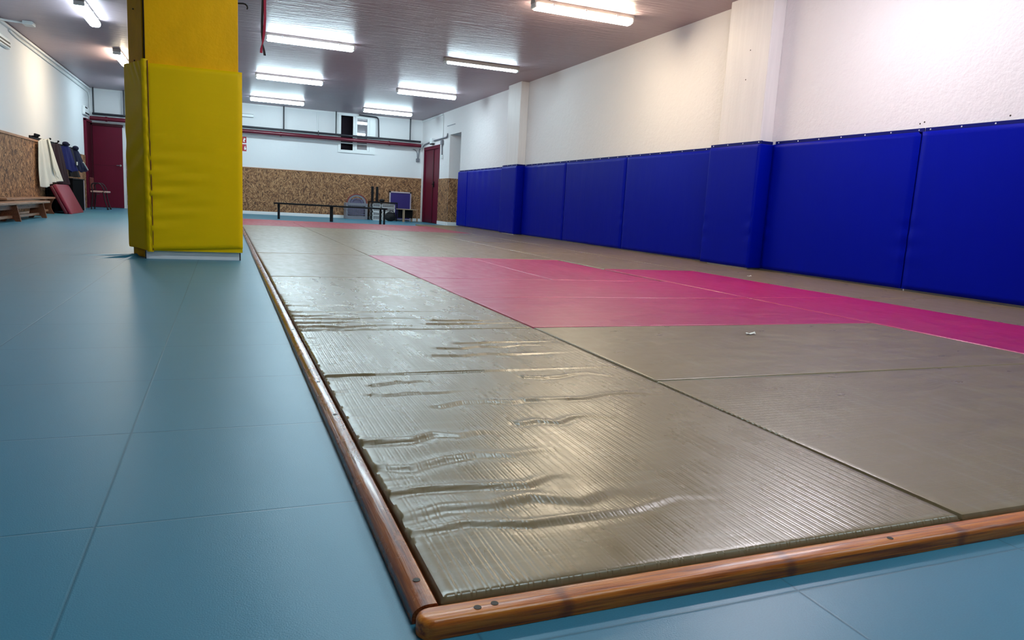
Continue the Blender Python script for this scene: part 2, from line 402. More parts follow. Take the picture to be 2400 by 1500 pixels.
# window with the left sash slid open on the night outside
w1 = struct(MB().box(WX0 - .03, WX1 + .03, YF - .03, YF + .05, WZ0 - .03, WZ0 + .045).box(WX0 - .03, WX1 + .03, YF - .03, YF + .05, WZ1 - .045, WZ1 + .02)
            .box(WX0 - .03, WX0 + .045, YF - .03, YF + .05, WZ0 + .045, WZ1 - .045).box(3.845, WX1 + .03, YF - .03, YF + .05, WZ0 + .045, WZ1 - .045).build('window_1', 'whiteplastic', smooth=0))
MB().box(3.385, 3.439, YF - .005, YF + .06, WZ0 + .046, WZ1 - .046, .004).box(3.44, 3.50, YF - .02, YF + .03, WZ0 + .046, WZ1 - .046, .004).box(3.78, 3.844, YF - .02, YF + .03, WZ0 + .046, WZ1 - .046, .004).box(3.5, 3.78, YF - .02, YF + .03, WZ0 + .046, WZ0 + .085).box(3.5, 3.78, YF - .02, YF + .03, WZ1 - .09, WZ1 - .046).build('sash', 'whiteplastic', w1, smooth=0)
MB().box(3.5, 3.78, YF + .004, YF + .012, WZ0 + .085, WZ1 - .09).build('pane', 'glass', w1, smooth=0)
bl = MB()
for i in range(26): bl.box(3.5, 3.78, YF + .05, YF + .075, WZ0 + .09 + i * .033, WZ0 + .113 + i * .033)
bl.build('blind', 'blind', w1, smooth=0)
MB().box(WX0, WX1, YF + .35, YF + .4, WZ0 - .2, WZ1 + .03).box(WX0 - .01, WX0, YF + .2, YF + .35, WZ0 - .2, WZ1 + .03).box(WX1, WX1 + .01, YF + .2, YF + .35, WZ0 - .2, WZ1 + .03).build('night_backing', 'void', w1, smooth=0)

# ------------------------------------------------------------------ tatami mats
NT = .03
def ridge(X, Y, pts, wd, amp):
    """height of one wrinkle: a crest with a valley on its near side, fading out along the polyline"""
    best = np.full(X.shape, 9.0); tt = np.zeros(X.shape)
    for i in range(len(pts) - 1):
        ax, ay = pts[i]; bx, by = pts[i + 1]
        vx, vy = bx - ax, by - ay; l2 = vx * vx + vy * vy
        t = np.clip(((X - ax) * vx + (Y - ay) * vy) / l2, 0, 1)
        dx, dy = X - ax - vx * t, Y - ay - vy * t
        d = np.hypot(dx, dy); m = d < np.abs(best)
        best = np.where(m, np.where(dy > 0, d, -d), best); tt = np.where(m, (i + t) / (len(pts) - 1), tt)
    fade = np.clip((1 - tt) * 1.5, 0, 1)
    return amp * fade * (np.exp(-(best / wd) ** 2) - .7 * np.exp(-((best + wd * 1.4) / wd) ** 2))
def make_tatami(wd, ln, nx, ny, wr=None, name='tatami_mat', mat='olive', seed=0, rib=0.):
    """local: x across the width, y along the length, centred, z 0..NT"""
    hw, hl = wd / 2 - .0014, ln / 2 - .0014
    rnd = random.Random(seed); ph = [rnd.uniform(0, 6.28) for _ in range(6)]
    us = np.array([0, .004, .010] + [.02 + .96 * i / nx for i in range(nx + 1)] + [.990, .996, 1])
    vs = np.array([0, .002, .005] + [.01 + .98 * j / ny for j in range(ny + 1)] + [.995, .998, 1])
    X, Y = np.meshgrid(-hw + 2 * hw * us, -hl + 2 * hl * vs)
    D = np.minimum(hw - np.abs(X), hl - np.abs(Y)); r = .008
    Z = NT - r + np.sqrt(np.maximum(0, r * r - np.maximum(0, r - D) ** 2))
    Z += .0011 * (np.sin(2.1 * X + ph[0]) * np.sin(1.7 * Y + ph[1]) + .6 * np.sin(4.4 * Y + 1.3 * X + ph[2]))
    if rib:
        xw = X + .002 * np.sin(2.3 * Y + 5 * X + ph[3]) + .0008 * np.sin(9 * Y + ph[4])
        mod = .75 + .25 * np.sin(3 * Y + 7 * X + ph[5])
        t = np.mod(xw / .021 + 40, 1.0)
        g = np.exp(-((t - .34) / .085) ** 2) + np.exp(-((t - .66) / .085) ** 2) - .35 * np.sin(PI * t)
        Z -= rib * mod * g * np.clip(D / .02, 0, 1)
    if wr:
        zr = sum(ridge(X, Y, pts, w_, a_) for pts, w_, a_ in wr)
        Z += np.clip(zr, -.003, .0055) * np.minimum(1, D / .01 + .35)
    ny_, nx_ = X.shape
    V = np.stack([X, Y, Z], -1).reshape(-1, 3)
    a = (np.arange(ny_ - 1)[:, None] * nx_ + np.arange(nx_ - 1)[None, :]).ravel()
    F = np.stack([a, a + 1, a + 1 + nx_, a + nx_], -1).tolist()
    rim = list(range(nx_)) + [j * nx_ + nx_ - 1 for j in range(1, ny_)] + [(ny_ - 1) * nx_ + i for i in range(nx_ - 2, -1, -1)] + [j * nx_ for j in range(ny_ - 2, 0, -1)]
    low = V[rim].copy(); low[:, 2] = .001; b = len(V); n = len(rim)
    F += [[rim[i], b + i, b + (i + 1) % n, rim[(i + 1) % n]] for i in range(n)]
    F.append([b + i for i in range(n)][::-1])
    me = bpy.data.meshes.new(name); me.from_pydata(np.vstack([V, low]).tolist(), [], F)
    me.materials.append(MT[mat])
    me.polygons.foreach_set('use_smooth', [True] * len(me.polygons)); me.set_sharp_from_angle(angle=math.radians(50)); me.update()
    o = bpy.data.objects.new(name, me); COL.objects.link(o); return o
MATS = []
def place(x0, x1, y0, y1, mat, label, long='y', wr=None, fine=False, seed=None):
    seed = len(MATS) if seed is None else seed
    W_, Lh = (x1 - x0, y1 - y0) if long == 'y' else (y1 - y0, x1 - x0)
    nx, ny = (620 if x0 < 1 else 420, 200 if wr else 60) if fine else (14, 28)
    rib = ((.00052 if y0 < 2 else .00046) if x0 < 1 else .00050) if fine else 0.
    o = make_tatami(W_, Lh, nx, ny, wr, mat=('olivesmooth' if x0 > 1 else 'olive' if fine else 'olivemid') if mat == 'olive' else mat, seed=seed, rib=rib)
    o.location = ((x0 + x1) / 2, (y0 + y1) / 2, 0)
    if long == 'x': o.rotation_euler = (0, 0, PI / 2)
    colr = {'olive': 'olive', 'pink': 'pink', 'red': 'red'}[mat]
    tag(o, label, 'mat', '%s tatami mats on the training floor' % colr); MATS.append(o); return o
rw = random.Random(3)
def crease(y, l, dev=.02, x0=-.5, w_=.007, a=.004):
    n = 6; return ([(x0 + l * i / n, y + rw.uniform(-dev, dev) * (i > 0)) for i in range(n + 1)], w_, a)
wrA = [crease(.245, 1.25, .006, w_=.005, a=.0045), crease(-.35, .34, .02, w_=.014, a=.006), crease(-.50, .45, .03, w_=.016, a=.0045), crease(-.64, .40, .02, w_=.014, a=.0055),
       crease(-.74, .5, .035, w_=.02, a=.004), crease(-.80, .62, .02, -.5, .012, .004), crease(.02, .30, .025, -.40, .009, .004), crease(.12, .22, .03, -.38, .008, .0045), crease(-.12, .4, .03, -.25, .012, .004),
       crease(-.1, .5, .02, .0, .012, .003), crease(.15, .35, .03, .1, .01, .003), crease(-.3, .3, .03, -.1, .012, .003), crease(.5, .6, .02, -.1, .012, .0035), crease(.62, .5, .02, -.05, .010, .0035), crease(.70, .45, .02, .05, .010, .0035)]
for k in range(26):
    yy = rw.uniform(-.9, .95); wrA.append(crease(yy, rw.uniform(.05, .16), .006, -.5, .006, rw.uniform(.001, .0025)))
for k in range(8): wrA.append(crease(.16 + .022 * k, rw.uniform(.08, .25), .004, -.5, .006, rw.uniform(.0015, .0028)))
wrB = [crease(-.97, .6, .008, w_=.008, a=.005), crease(-.9, .55, .03, w_=.013, a=.006), crease(-.8, .45, .02, w_=.012, a=.006), crease(-.7, .7, .02, w_=.012, a=.005), crease(-.62, .4, .02, w_=.012, a=.005),
       crease(-.5, .9, .01, w_=.012, a=.004), crease(-.3, .5, .02, w_=.012, a=.004), crease(-.85, .5, .03, .05, .014, .004), crease(-.75, .4, .03, .1, .014, .004)]
for k in range(20): wrB.append(crease(-.95 + .055 * k, rw.uniform(.06, .2), .008, -.5, .008, rw.uniform(.0015, .003)))
ys = [.842, 2.842, 4.82, 6.82, 8.82, 10.82, 12.84]
lab = ['nearest wrinkled olive tatami mat, in the corner of the wooden edging', 'wrinkled olive tatami mat second from the camera along the wooden edging', 'olive tatami mat third from the camera along the wooden edging',
       'olive tatami mat along the wooden edging, level with the yellow pillar', 'olive tatami mat along the edging, just beyond the yellow pillar', 'farthest olive tatami mat of the edging column, touching the red strip']
for i in range(6): place(.262, 1.262, ys[i], ys[i + 1], 'olive', lab[i], wr=(wrA, wrB)[i] if i < 2 else None, fine=i < 2)
place(1.264, 3.30, .842, 1.872, 'olive', 'olive tatami mat lying crosswise along the front wooden edging', 'x', fine=True)
place(1.264, 3.30, 1.872, 2.858, 'olive', 'olive tatami mat lying crosswise before the pink area, carrying a paper scrap', 'x', fine=True)
place(1.264, 3.30, 2.858, 3.858, 'pink', 'pink tatami mat lying crosswise at the front of the pink area', 'x')
place(1.264, 3.30, 3.858, 4.858, 'pink', 'pink tatami mat lying crosswise, second row of the pink area', 'x')
place(1.264, 2.285, 4.858, 6.83, 'pink', 'far left pink tatami mat, pointed corner of the pink area', wr=[crease(.5, .4, .01, -.35, .02, .006)])
place(2.285, 3.25, 4.858, 6.83, 'pink', 'far middle pink tatami mat beside the pointed corner of the pink area')
nm = ['just beyond the pink area', 'second row beyond the pink area', 'bordering the red strip']
for k, (a, b) in enumerate(((6.83, 8.83), (8.83, 10.83), (10.83, 12.84))):
    place(1.264, 2.285, a, b, 'olive', 'olive tatami mat in the second column, ' + nm[k])
    place(2.285, 3.30, a, b, 'olive', 'olive tatami mat in the third column, ' + nm[k])
place(3.302, 4.30, .842, 1.90, 'pink', 'short pink tatami mat at the right end of the front edging', 'y')
place(3.302, 4.30, 1.90, 3.90, 'pink', 'pink tatami mat running lengthwise in the right arm, nearer the camera')
place(3.302, 4.30, 3.90, 5.89, 'pink', 'pink tatami mat running lengthwise in the right arm, farther from the camera')
nm = ['just beyond the right pink arm', 'second beyond the right pink arm', 'third beyond the right pink arm', 'fourth beyond the right pink arm, bordering the red strip']
for k, (a, b) in enumerate(((5.89, 7.89), (7.89, 9.89), (9.89, 11.85), (11.85, 12.84))):
    place(3.302, 4.30, a, b, 'olive', 'olive mat of the fourth column, ' + nm[k])
nm = ['nearest the camera', 'second from the camera', 'third, ending before the near pilaster', 'fourth, under the near pilaster pad', 'fifth from the camera', 'sixth from the camera', 'seventh, under the far pilaster pad', 'eighth from the camera', 'last before the alcove']
for k, (a, b) in enumerate(((.842, 1.9), (1.9, 3.9), (3.9, 5.89), (5.89, 7.89), (7.89, 9.89), (9.89, 11.85), (11.85, 13.85), (13.85, 15.85), (15.85, 17.15))):
    place(4.302, 5.385, a, b, 'olive', 'olive tatami mat under the blue wall pads, ' + nm[k])
for x0, x1, t in ((.262, 1.262, 'left end'), (1.264, 2.285, 'second from left'), (2.285, 3.30, 'third from left'), (3.302, 4.30, 'right end')):
    place(x0, x1, 12.845, 14.845, 'red', 'red tatami mat in the near row of the far red strip, ' + t)
place(.262, 2.28, 14.85, 15.9, 'red', 'red tatami mat lying crosswise at the far left of the red strip', 'x')
place(2.283, 4.30, 14.85, 15.9, 'red', 'red tatami mat lying crosswise at the far right of the red strip', 'x')

# ------------------------------------------------------------------ wooden edging
def edge_beam(name, x0, x1, y0, y1, h, mat, label, roundend=False, screws=()):
    mb = MB()
    if roundend:
        r = (y1 - y0) / 2; pts = [(x1, y0), (x1, y1)]
        cx, cy = x0 + r, (y0 + y1) / 2
        for k in range(9):
            a = PI / 2 + PI * k / 8; pts.append((cx + r * math.cos(a), cy + r * math.sin(a)))
        mb.prism(pts, 0.0005, h, .009, 4, topbev=True)
    else:
        ny = max(2, int((y1 - y0) / .12)); prof = []
        wv = x1 - x0
        for k in range(7):
            a = PI - PI / 2 * k / 6; prof.append((x0 + .022 + .022 * math.cos(a), h - .015 + .015 * math.sin(a)))
        prof = [(x0, .0005)] + prof
        for k in range(4):
            a = PI / 2 - PI / 2 * k / 3; prof.append((x1 - .004 + .004 * math.cos(a), h - .004 + .004 * math.sin(a)))
        prof.append((x1, .0005))
        mb.prism(prof, y0, y1, axis='y')
    c = ((x0 + x1) / 2, (y0 + y1) / 2, 0)
    o = tag(mb.build(name, mat, origin=c, smooth=40), label, 'wood edging', 'varnished wooden edging strips around the mats')
    for sx, sy in screws:
        MB().cyl((sx, sy, h - .002), (sx, sy, h + .0006), .0052, n=16).build('screw', 'screw', o)
    return o
EH = .0255
edge_beam('edging_strip', .2235, XR - .06, .798, .8395, EH, 'edgewood', 'orange varnished wooden edging strip across the front of the mats', True, [(.305, .815), (.330, .818), (1.05, .816), (2.1, .817)])
edge_beam('edging_strip', .2235, .2590, .8405, 2.72, EH, 'edgewoodY', 'worn reddish wooden edging strip on the left, nearest the camera', screws=[(.2452, .905), (.246, 1.72), (.246, 2.05)])
edge_beam('edging_strip', .2245, .2590, 2.724, 7.30, EH, 'edgewoodY', 'worn wooden edging strip on the left, running up to the yellow pillar', screws=[(.246, 2.9), (.246, 4.6), (.246, 6.2)])
edge_beam('edging_strip', .2255, .2590, 7.304, 12.2, EH, 'edgewoodY', 'worn wooden edging strip on the left, beyond the yellow pillar', screws=[(.246, 7.5)])

# ------------------------------------------------------------------ pillar
pil = struct(MB().prism([(-.55, 6.335), (.085, 6.335), (.085, 6.95), (-.70, 6.95), (-.675, 6.60)], 0, ZC).build('wall_pillar', 'pillarcore', smooth=0))
MB().box(-.552, .107, 6.292, 6.335, 0.0, ZC, .004).build('front_board', 'yellowpaint', pil, smooth=0)
MB().prism([(-.578, 6.372), (-.562, 6.384), (-.672, 6.60), (-.695, 6.587)], 0, ZC, .003).build('side_board', 'yellowpaint_shaded', pil, smooth=0)
MB().box(.085, .107, 6.336, 6.95, 0, ZC).build('right_board', 'yellowpaint', pil, smooth=0)
for z in (1.52, 1.9): MB().cyl((-.641, 6.483, z), (-.646, 6.480, z), .006, n=12).build('bolt', 'screw', pil)
struct(MB().box(-.575, .108, 6.270, 6.2915, 0, .066, .002).build('baseboard_pillar', 'white', smooth=0))
MB().box(-.583, -.576, 6.272, 6.36, 0, .06).box(.1085, .118, 6.272, 6.36, 0, .062).build('end_cap', 'rod', bpy.data.objects['baseboard_pillar'], smooth=0)
# wrap-around yellow pad
pp = thing('pillar_pad', 'yellow vinyl pad wrapped round the lower part of the pillar', 'pad', (-.2, 6.26, 0))
def padfront(u, v):
    x = (-.548 + .682 * u); z0 = .064 + .036 * u; z1 = 1.479 + .006 * u; z = z0 + (z1 - z0) * v
    e = min(u, 1 - u) * .68; ez = min(v, 1 - v) * 1.4; d = min(e, ez)
    y = 6.244 - .016 * min(1, d / .03) ** .5
    fade = max(0, 1 - u * 1.25); low = max(0, 1 - abs(v - .33) / .36)
    y -= .0055 * fade * low * (math.sin(64 * v + 3 * u) + .6 * math.sin(103 * v - 5 * u + 1)) + .002 * math.sin(9 * v + 2)
    return (x, y, z)
mb = MB().grid(padfront, 60, 140)
mb.box(-.546, .132, 6.244, 6.288, .066, 1.478)
fp = mb.build('front_panel', 'yellowpad', pp, smooth=60)
def padside(u, v):
    x = -.556 - .172 * u; y = 6.262 + .335 * u; z0 = .066 + .022 * u; z1 = 1.497; z = z0 + (z1 - z0) * v
    b = .012 * min(1, min(u, 1 - u) * 12) ** .5
    w_ = .004 * math.sin(40 * v + 7 * u) * max(0, 1 - abs(v - .45) / .4) + .006 * math.sin(70 * v - 30 * u) * max(0, v - .86) * 7 * (1 - u)
    n = Vector((-.335, -.172)).normalized()
    return (x + n.x * (b + w_), y + n.y * (b + w_), z)
mb = MB().grid(padside, 24, 120)
mb.prism([(-.556, 6.264), (-.728, 6.599), (-.70, 6.61), (-.585, 6.375), (-.545, 6.29)], .07, 1.494)
mb.build('side_panel', 'yellowpad', pp, smooth=60)
# sewn edge between the two panels
def flap(u, v):
    z = .058 + 1.447 * v
    x = -.577 + .046 * u + .010 * math.sin(2.2 * v) * 0 + (.012 * (1 - v))
    y = 6.243 - .012 * math.sin(PI * u) - .0025 * math.sin(120 * v) * math.sin(PI * u) - .003 * math.sin(47 * v)
    return (x, y, z)
MB().grid(flap, 10, 160).build('seam_flap', 'yellowpad', pp, smooth=70)
mb = MB(); prev = None
st = [(-.527 + .010 * (1 - v) - .004 + .002 * math.sin(6 * v), 6.2305, .07 + 1.425 * v) for v in [i / 40 for i in range(41)]]
mb.tube(st, .0035, 6)
mb.build('stitching', 'stitch', pp)
hk = tag(MB().tube([(.105, 6.45, 2.045), (.150, 6.45, 2.050), (.168, 6.45, 2.046), (.180, 6.45, 2.034), (.183, 6.45, 2.020), (.178, 6.45, 2.010)], .0062, 10).build('hook', 'black', origin=(.105, 6.45, 2.04)), 'black metal hook sticking out of the yellow pillar near the ceiling', 'hook')
# hanging straps
bt = thing('hanging_belt', 'red and black belt hanging down from the ceiling beside the pillar', 'belt', (.33, 7.0, 1.76))
def strap(pts): return [((x, 7.0 + dy, z), (math.cos(a), math.sin(a), 0)) for x, z, dy, a in pts]
MB().ribbon(strap([(.341, ZC - .005, .0, .3), (.341, 2.25, .0, .3), (.342, 2.08, 0, .5), (.336, 1.97, .0, .3), (.328, 1.90, 0, .8), (.320, 1.86, .0, 1.2), (.312, 1.82, .0, .6), (.310, 1.785, 0, .3)]), .022, .004).build('red_strap', 'beltred', bt, smooth=0)
MB().ribbon(strap([(.326, ZC - .005, .012, .2), (.325, 2.25, .012, .2), (.318, 2.05, .012, .4), (.318, 1.96, .012, .2), (.322, 1.89, .012, .9), (.325, 1.86, .012, 1.2), (.334, 1.81, .012, .5), (.341, 1.768, .012, .2)]), .020, .004).build('black_strap', 'beltblack', bt, smooth=0)
bt['label'] = 'red and black belt hanging from the ceiling beside the pillar'

# ------------------------------------------------------------------ blue wall pads
PZ0, PZ1 = .046, 1.352
def wall_pad(y0, y1, xs, xb, label, side=None, wr=0., seed=0):
    t = thing('wall_pad', label, 'pad', (xs, (y0 + y1) / 2, PZ0), 'blue pads along the right wall')
    rn = random.Random(seed); n = [rn.uniform(0, 6) for _ in range(4)]
    def fn(u, v):
        y = y0 + .003 + (y1 - y0 - .006) * u; z = PZ0 + (PZ1 - PZ0) * v
        d = min(min(u, 1 - u) * (y1 - y0), min(v, 1 - v) * (PZ1 - PZ0))
        x = xs + .016 - .016 * min(1, d / .022) ** .5 - .004 * math.sin(PI * u) * math.sin(PI * v)
        ed = math.exp(-((min(u, 1 - u) * (y1 - y0)) / .10) ** 2)
        x += ed * .004 * math.sin(48 * v + n[0] + 2 * u) * math.exp(-((v - .32) / .18) ** 2)
        x += wr * .006 * math.sin(40 * u + n[1]) * max(0, v - .55) * 2 * math.exp(-((u - .62) / .25) ** 2)
        return (x, y, z)
    mb = MB().grid(fn, 60, 60)
    mb.box(xs + .016, xb, y0 + .003, y1 - .003, PZ0, PZ1)
    p = mb.build('panel', 'bluepad', t, smooth=50)
    fl = MB().box(xb - .012, xb - .001, y0 + .002, y1 - .002, PZ1 - .004, PZ1 + .034, .003).build('flange', 'blueflange', t, smooth=0)
    k = max(2, int((y1 - y0) / .26))
    for i in range(k + 1):
        yy = y0 + .05 + (y1 - y0 - .1) * i / k
        MB().sphere((xb - .012, yy, PZ1 + .018), .004, .0065, .0065, 8).build('nail', 'nail', fl)
    if side:   # return face of the padding on the pilaster's near side
        a, b, xa, xe = side
        m2 = MB().box(xa, xe, a, b, PZ0, PZ1, .012, 3); m2.build('return_panel', 'bluepad', t, smooth=50)
        MB().box(xa + .02, xe, b - .011, b, PZ1, PZ1 + .034).build('return_flange', 'blueflange', t, smooth=0)
    return t
XS = XR - .052
wall_pad(.41, 2.405, XS, XR, 'blue wall pad nearest the camera, at the right edge of the hall', seed=1)
wall_pad(2.41, 4.405, XS, XR, 'large blue wall pad cut by the right edge of the photo', seed=2)
wall_pad(4.41, 6.16, XS, XR, 'blue wall pad just in front of the near pilaster', seed=3)
wall_pad(6.172, 7.03, 5.200, PX - .001, 'blue pad wrapped round the near pilaster', (6.170, 6.219, 5.204, XR - .002), seed=4)
MB()
wall_pad(7.036, 9.13, XS, XR, 'blue wall pad just beyond the near pilaster', seed=5)
wall_pad(9.136, 11.11, XS, XR, 'blue wall pad midway between the two pilasters', wr=.3, seed=6)
wall_pad(11.116, 12.97, XS, XR, 'blue wall pad just in front of the far pilaster', wr=.8, seed=7)
wall_pad(12.985, 13.80, 5.200, PX - .001, 'blue pad wrapped round the far pilaster', (12.982, 13.029, 5.204, XR - .002), seed=8)
wall_pad(13.806, 16.44, XS, XR, 'wrinkled blue wall pad just beyond the far pilaster', wr=1.3, seed=9)
wall_pad(16.446, 17.21, XS, XR, 'narrow blue wall pad at the far end beside the alcove', seed=10)
# old fixing holes above the pads
for i, (y, z) in enumerate(((4.47, 1.425), (4.43, 1.435), (3.72, 1.42))):
    MB().sphere((XR, y, z), .003, .007, .007, 8).build('plug_hole', 'screw', wr)
for y, z in ((6.52, 2.35), (6.55, 2.05)): MB().sphere((PX, y, z), .003, .007, .007, 8).build('plug_hole', 'screw', wr)

# ------------------------------------------------------------------ ceiling lights
def make_light(name, label, loc, mat, along='x'):
    t = thing(name, label, 'light', loc, 'fluorescent ceiling lights', 0 if along == 'x' else PI / 2)
    hs = MB().box(-.66, .66, -.064, .064, -.048, -.001, .006).build('housing', 'housing', t, local=True, smooth=0)
    pr = [(.068, -.046), (.072, -.072), (.062, -.098), (.036, -.112), (-.036, -.112), (-.062, -.098), (-.072, -.072), (-.068, -.046)]
    MB().prism(pr, -.625, .625, axis='x').build('cover', mat, t, local=True, smooth=50)
    for s in (-1, 1):
        MB().box(s * .64 - .018, s * .64 + .018, -.066, .066, -.10, -.04, .014).build('end_cap', 'lampend', t, local=True, smooth=0)
    for x in (-.42, 0, .42):
        for s in (-1, 1): MB().box(x - .014, x + .014, s * .066 - .008, s * .066 + .010, -.058, -.03, .002).build('clip', 'whiteplastic', hs, local=True, smooth=0)
    return t
protos = {}
def light(x, y, mat, along, label):
    key = (mat, along)
    if key not in protos: protos[key] = make_light('ceiling_light', label, (x, y, ZC), mat, along); return protos[key]
    return dup(protos[key], (x, y, ZC), label)
light(4.02, .60, 'lampcool', 'x', 'first fluorescent ceiling light of the right row, over the front edging')
light(4.02, 4.34, 'lampneutral', 'x', 'second fluorescent ceiling light of the right row, over the pink arm')
light(3.965, 8.02, 'lampwarm', 'x', 'warm white fluorescent ceiling light, largest and nearest in the right row')
light(4.06, 15.54, 'lampcool', 'x', 'cool fluorescent ceiling light in the right row, third from the camera')
light(4.02, 19.38, 'lampcool', 'x', 'cool fluorescent ceiling light in the right row, nearest the window')
light(1.24, .60, 'lampcool', 'x', 'first fluorescent ceiling light of the middle row, over the front edging')
light(1.24, 4.34, 'lampcool', 'x', 'second fluorescent ceiling light of the middle row, over the pink mats')
light(1.24, 8.06, 'lampcool', 'x', 'fluorescent ceiling light of the middle row right behind the yellow pillar')
light(1.24, 11.79, 'lampcool', 'x', 'cool fluorescent ceiling light right of the hanging belt')
light(1.24, 15.64, 'lampcool', 'x', 'cool fluorescent ceiling light in the middle row, second beyond the belt')
light(1.24, 19.36, 'lampcool', 'x', 'farthest cool fluorescent ceiling light of the middle row, over the pipes')
light(-1.73, 11.81, 'lampcool', 'y', 'lengthwise cool fluorescent ceiling light, nearest one left of the pillar')
light(-1.74, 15.43, 'lampwarm', 'y', 'lengthwise warm fluorescent ceiling light partly hidden by the pillar')
light(-1.74, 19.3, 'lampcool', 'y', 'lengthwise fluorescent ceiling light hidden behind the pillar by the maroon door')
# the half-dead one: only the near tube glows
t = thing('ceiling_light', 'half lit fluorescent ceiling light with a brown bare housing, second in the right row', 'light', (4.03, 11.86, ZC), 'fluorescent ceiling lights')
MB().box(-.66, .66, -.068, .068, -.06, -.001, .008).build('housing', 'housing', t, local=True, smooth=0)
MB().box(-.64, .64, .008, .058, -.088, -.061, .008).build('dead_tube_cover', 'midgrey', t, local=True, smooth=0)
MB().prism([(.0, -.062), (.0, -.092), (-.03, -.098), (-.052, -.088), (-.058, -.066), (-.056, -.062)], -.60, .60, axis='x').build('lit_tube_cover', MT['lampcool'], t, local=True, smooth=50)
for s in (-1, 1): MB().box(s * .64 - .02, s * .64 + .02, -.058, .058, -.092, -.04, .012).build('end_cap', 'lampend', t, local=True, smooth=0)
for x in (-.42, -.15, .15, .42): MB().box(x - .012, x + .012, .052, .076, -.066, -.03, .002).build('clip', 'whiteplastic', t, local=True, smooth=0)

# ------------------------------------------------------------------ pipes and cables at the far wall
DPZ, RPZ, PY = 2.300, 2.185, YF - .16
dp = thing('ceiling_pipe', 'thin black pipe on hangers running along the far wall above the red pipe', 'pipe', (1.1, PY, DPZ))
MB().cyl((XL + .08, PY, DPZ), (XR - .09, PY, DPZ), .030).build('pipe', 'rod', dp)
for x in (-3.0, -2.33, 1.5, 2.89, 4.99):
    MB().cyl((x, PY, DPZ), (x, PY, ZC), .019, n=10).build('hanger', 'rod', dp)
rp = thing('sprinkler_pipe', 'thick maroon pipe running along the far wall in front of the window', 'pipe', (1.1, PY - .04, RPZ))
MB().cyl((XL + .03, PY - .04, RPZ), (XR - .09, PY - .04, RPZ), .050, n=18).build('pipe', 'redpipe', rp)
for x in (-2.72, -.9, 1.42, 4.38): MB().cyl((x - .025, PY - .04, RPZ), (x + .025, PY - .04, RPZ), .062, n=18).build('coupling', 'redpipe', rp)
for x in (-.9, 2.41): MB().cyl((x, PY - .04, RPZ), (x, PY - .04, DPZ + .06), .012, n=8).build('hanger', 'rod', rp)
tag(MB().tube([(XL + .02, YF - .03, 2.105), (XR - .25, YF - .03, 2.105)], .018, 8).build('cable_conduit', 'whiteplastic', origin=(1.1, YF - .03, 2.105)), 'pale conduit running along the far wall just under the maroon pipe', 'conduit')
MB().tube([(3.52, PY, 2.89), (4.06, PY, 2.875), (4.085, PY, 2.30)], .020, 10, 6, .09).build('bent_branch', 'rod', dp)
tag(MB().cyl((2.41, YF - .02, 2.125), (2.41, YF - .02, ZC - .052), .011, n=8).build('cable_conduit', 'whiteplastic', origin=(2.41, YF - .04, DPZ)), 'thin white conduit dropping from the ceiling left of the window', 'conduit')
c = thing('cable_conduit', 'grey conduit running along the right wall over the maroon double door', 'conduit', (XR - .02, 19.5, 2.25))
MB().tube([(XR - .05, 20.72, 2.15), (XR - .03, 20.6, 2.22), (XR - .03, 19.8, 2.262), (XR - .03, 18.36, 2.275), (XR - .03, 18.30, 2.36)], .018, 8, 5, .05).build('pipe', 'grey', c)
MB().box(XR - .09, XR - .002, 19.62, 19.86, 2.19, 2.33, .01).build('junction_box', 'whiteplastic', c, smooth=0)
MB().box(XR - .085, XR - .002, 19.64, 19.84, 2.165, 2.189).build('box_base', 'black', c, smooth=0)
c = thing('cable_drop', 'white conduit dropping down the right wall to a switch between door and alcove', 'conduit', (XR - .02, 18.82, 1.76))
MB().box(XR - .022, XR - .001, 18.79, 18.85, 2.30, ZC - .056).build('trunking', 'white', c, smooth=0)
MB().cyl((XR - .02, 18.80, 1.84), (XR - .03, 18.82, 2.2), .018, n=8).build('pipe', 'grey', c)
MB().box(XR - .06, XR, 18.74, 18.88, 2.11, 2.23, .008).build('junction_box', 'grey', c, smooth=0)
MB().box(XR - .05, XR, 18.74, 18.84, 1.74, 1.84, .008).build('switch', 'whiteplastic', c, smooth=0)
c = thing('wall_switch', 'grey cables and switch box in the far right corner under the pipe end', 'switch', (5.26, YF - .02, 1.73))
MB().tube([(5.10, YF - .03, 2.10), (5.20, YF - .03, 2.06), (5.25, YF - .03, 1.98), (5.26, YF - .03, 1.83)], .012, 8).build('cable', 'grey', c)
MB().tube([(5.33, YF - .03, 2.12), (5.30, YF - .03, 2.0), (5.285, YF - .03, 1.83)], .014, 8).build('cable', 'grey', c)
MB().box(5.22, 5.32, YF - .07, YF, 1.73, 1.83, .01).build('box', 'grey', c, smooth=0)
# grille slot over the alcove
tag(MB().box(XR - .006, XR, 17.75, 18.45, 2.545, 2.57, .002).build('wall_vent', 'grey', origin=(XR, 18.1, 2.55), smooth=0), 'thin grey slot on the right wall above the alcove', 'vent')
